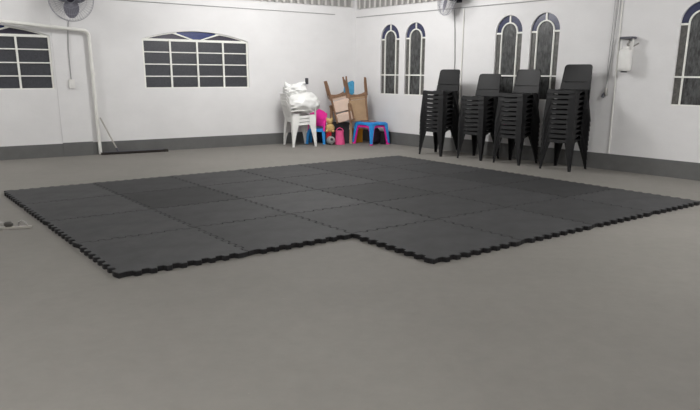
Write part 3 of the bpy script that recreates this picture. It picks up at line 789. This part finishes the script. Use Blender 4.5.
pl = empty('plush_toy', (-0.405, 13.045, 0.225), 0); tag(pl, 'beige plush toy sitting on a dark box beside the crate', 'toy')
blob((0, 0, 0.085), 0.085, 0.075, 0.095, 0.08, 2, 1.2, 4, -0.085).build('body', beige_m, pl, True)
blob((-0.01, -0.01, 0.215), 0.062, 0.06, 0.06, 0.06, 2, 4.2, 4).build('head', beige_m, pl, True)
for sx in (-1, 1): blob((-0.01 + sx * 0.05, -0.005, 0.262), 0.022, 0.012, 0.024, 0.05, 2, 2.2, 3).build('ear', beige_m, pl, True)
for sx in (-1, 1): blob((sx * 0.06, -0.07, 0.032), 0.03, 0.05, 0.03, 0.05, 2, 3.2, 3).build('foot', beige_m, pl, True)
rc = empty('red_cloth', (-0.425, 12.932, 0.0), 0); tag(rc, 'small red cloth draped on the front of the dark box under the plush toy', 'cloth')
mb = MB(); g = []
for k in range(8):
    z = 0.232 - 0.0001 if k == 0 else 0.232 - 0.02 * (k - 1)
    y = 0.06 if k == 0 else 0.022 - 0.003 * math.sin(k * 1.1)
    g.append([Vector((-0.05 + 0.1 * j / 6, y + 0.006 * math.sin(j * 1.7 + k * .4), z + .004 * math.sin(j * 2.1))) for j in range(7)])
mb.shell(g, 0.004); mb.build('fabric', red_m, rc, True)

# ------------------------------------------------------------------ dust mop lying along the left wall, metal piece near the mat
mp = empty('dust_mop', (-3.735, 11.34, 0), R(30)); tag(mp, 'wide dark dust mop on the floor, pale handle leaning on the white pipe', 'mop')
mb = MB(); N = 40
for i in range(N):
    x = -0.54 + 1.10 * i / (N - 1)
    mb.tube([(x, -0.045 - .006 * math.sin(i * 2.1), 0.010), (x + .004 * math.sin(i), -0.02, 0.026), (x, 0.02, 0.026), (x, 0.05, 0.010)], 0.0145, 6)
mb.build('mop_head', mop_m, mp, True)
mb = MB(); mb.box(-0.50, 0.50, -0.02, 0.02, 0.035, 0.045, bev=.003); mb.build('mop_frame', dgrey_m, mp)
Mi = Matrix.Rotation(R(-30), 3, 'Z')
base_l = Vector((-0.27, 0.0, 0.05)); top_w = LW(5.17, 0.10, 0.62); top_l = Mi @ (top_w - mp.location)
mb = MB(); mb.tube([base_l, base_l.lerp(top_l, .5), top_l], 0.012, 10); tag(mb.build('handle', pale_metal, mp, True), 'pale handle')
mb = MB(); mb.tube([base_l + Vector((0, 0, -0.01)), base_l.lerp(top_l, .1)], 0.018, 10); mb.build('socket', dgrey_m, mp, True)

fb = empty('floor_bracket', (-3.05, 5.66, 0), R(13)); tag(fb, 'flat pale metal bracket with a dark knob lying left of the mat', 'bracket')
mb = MB(); mb.box(-0.36, 0.20, -0.024, 0.024, 0.0, 0.018, bev=.004); mb.build('bar', pale_metal, fb)
mb = MB(); mb.lathe([(0, 0), (0.028, 0), (0.038, 0.012), (0.038, 0.028), (0.026, 0.042), (0, 0.046)], 20, Matrix.Translation((0.01, 0.01, 0.018))); mb.build('knob', knob_m, fb, True)
mb = MB(); mb.tube([(0.09, 0.01, 0.02), (0.095, 0.01, 0.05), (0.125, 0.01, 0.066), (0.155, 0.01, 0.045), (0.165, 0.01, 0.018)], 0.008, 8); mb.build('loop', steel_m, fb, True)
mb = MB(); mb.tube([(-0.12, 0.0, 0.018), (-0.085, 0.0, 0.05), (-0.04, 0.0, 0.06), (-0.02, 0.005, 0.055)], 0.007, 8); mb.build('spring_arm', steel_m, fb, True)

# ------------------------------------------------------------------ light
def lamp(loc, power, rad=0.16, col=(1, .992, .985)):
    l = bpy.data.lights.new('ceiling_lamp', 'POINT'); l.energy = power; l.color = col; l.shadow_soft_size = rad
    o = bpy.data.objects.new('ceiling_lamp', l); COL.objects.link(o); o.location = loc; return o
lamp((-0.5, 10.35, 3.1), 238, 0.4)
lamp((-6.3, 8.0, 3.1), 135)
lamp((-1.9, 1.4, 3.15), 185)
lamp((4.7, 5.0, 3.15), 275, 0.3)
lamp((0.3, -2.0, 3.15), 165)
w = bpy.data.worlds.new('night'); SC.world = w; w.use_nodes = True
w.node_tree.nodes['Background'].inputs['Color'].default_value = (0.02, 0.022, 0.03, 1)
w.node_tree.nodes['Background'].inputs['Strength'].default_value = 1.0

# ------------------------------------------------------------------ camera
cam = bpy.data.cameras.new('camera'); co = bpy.data.objects.new('camera', cam); COL.objects.link(co)
cam.sensor_width = 36.0; cam.lens = 653.5 / 700 * 36.0; cam.shift_y = 40.0 / 700; cam.clip_start = 0.05
co.matrix_world = Matrix.Translation((0, 0, 1.3508)) @ Matrix.Rotation(PI / 2 - 0.2567, 4, 'X') @ Matrix.Rotation(0.0049, 4, 'Z')
SC.camera = co
SC.view_settings.view_transform = 'Standard'; SC.view_settings.look = 'None'
SC.view_settings.exposure = 0.0; SC.view_settings.gamma = 1.0; SC.view_settings.use_curve_mapping = False
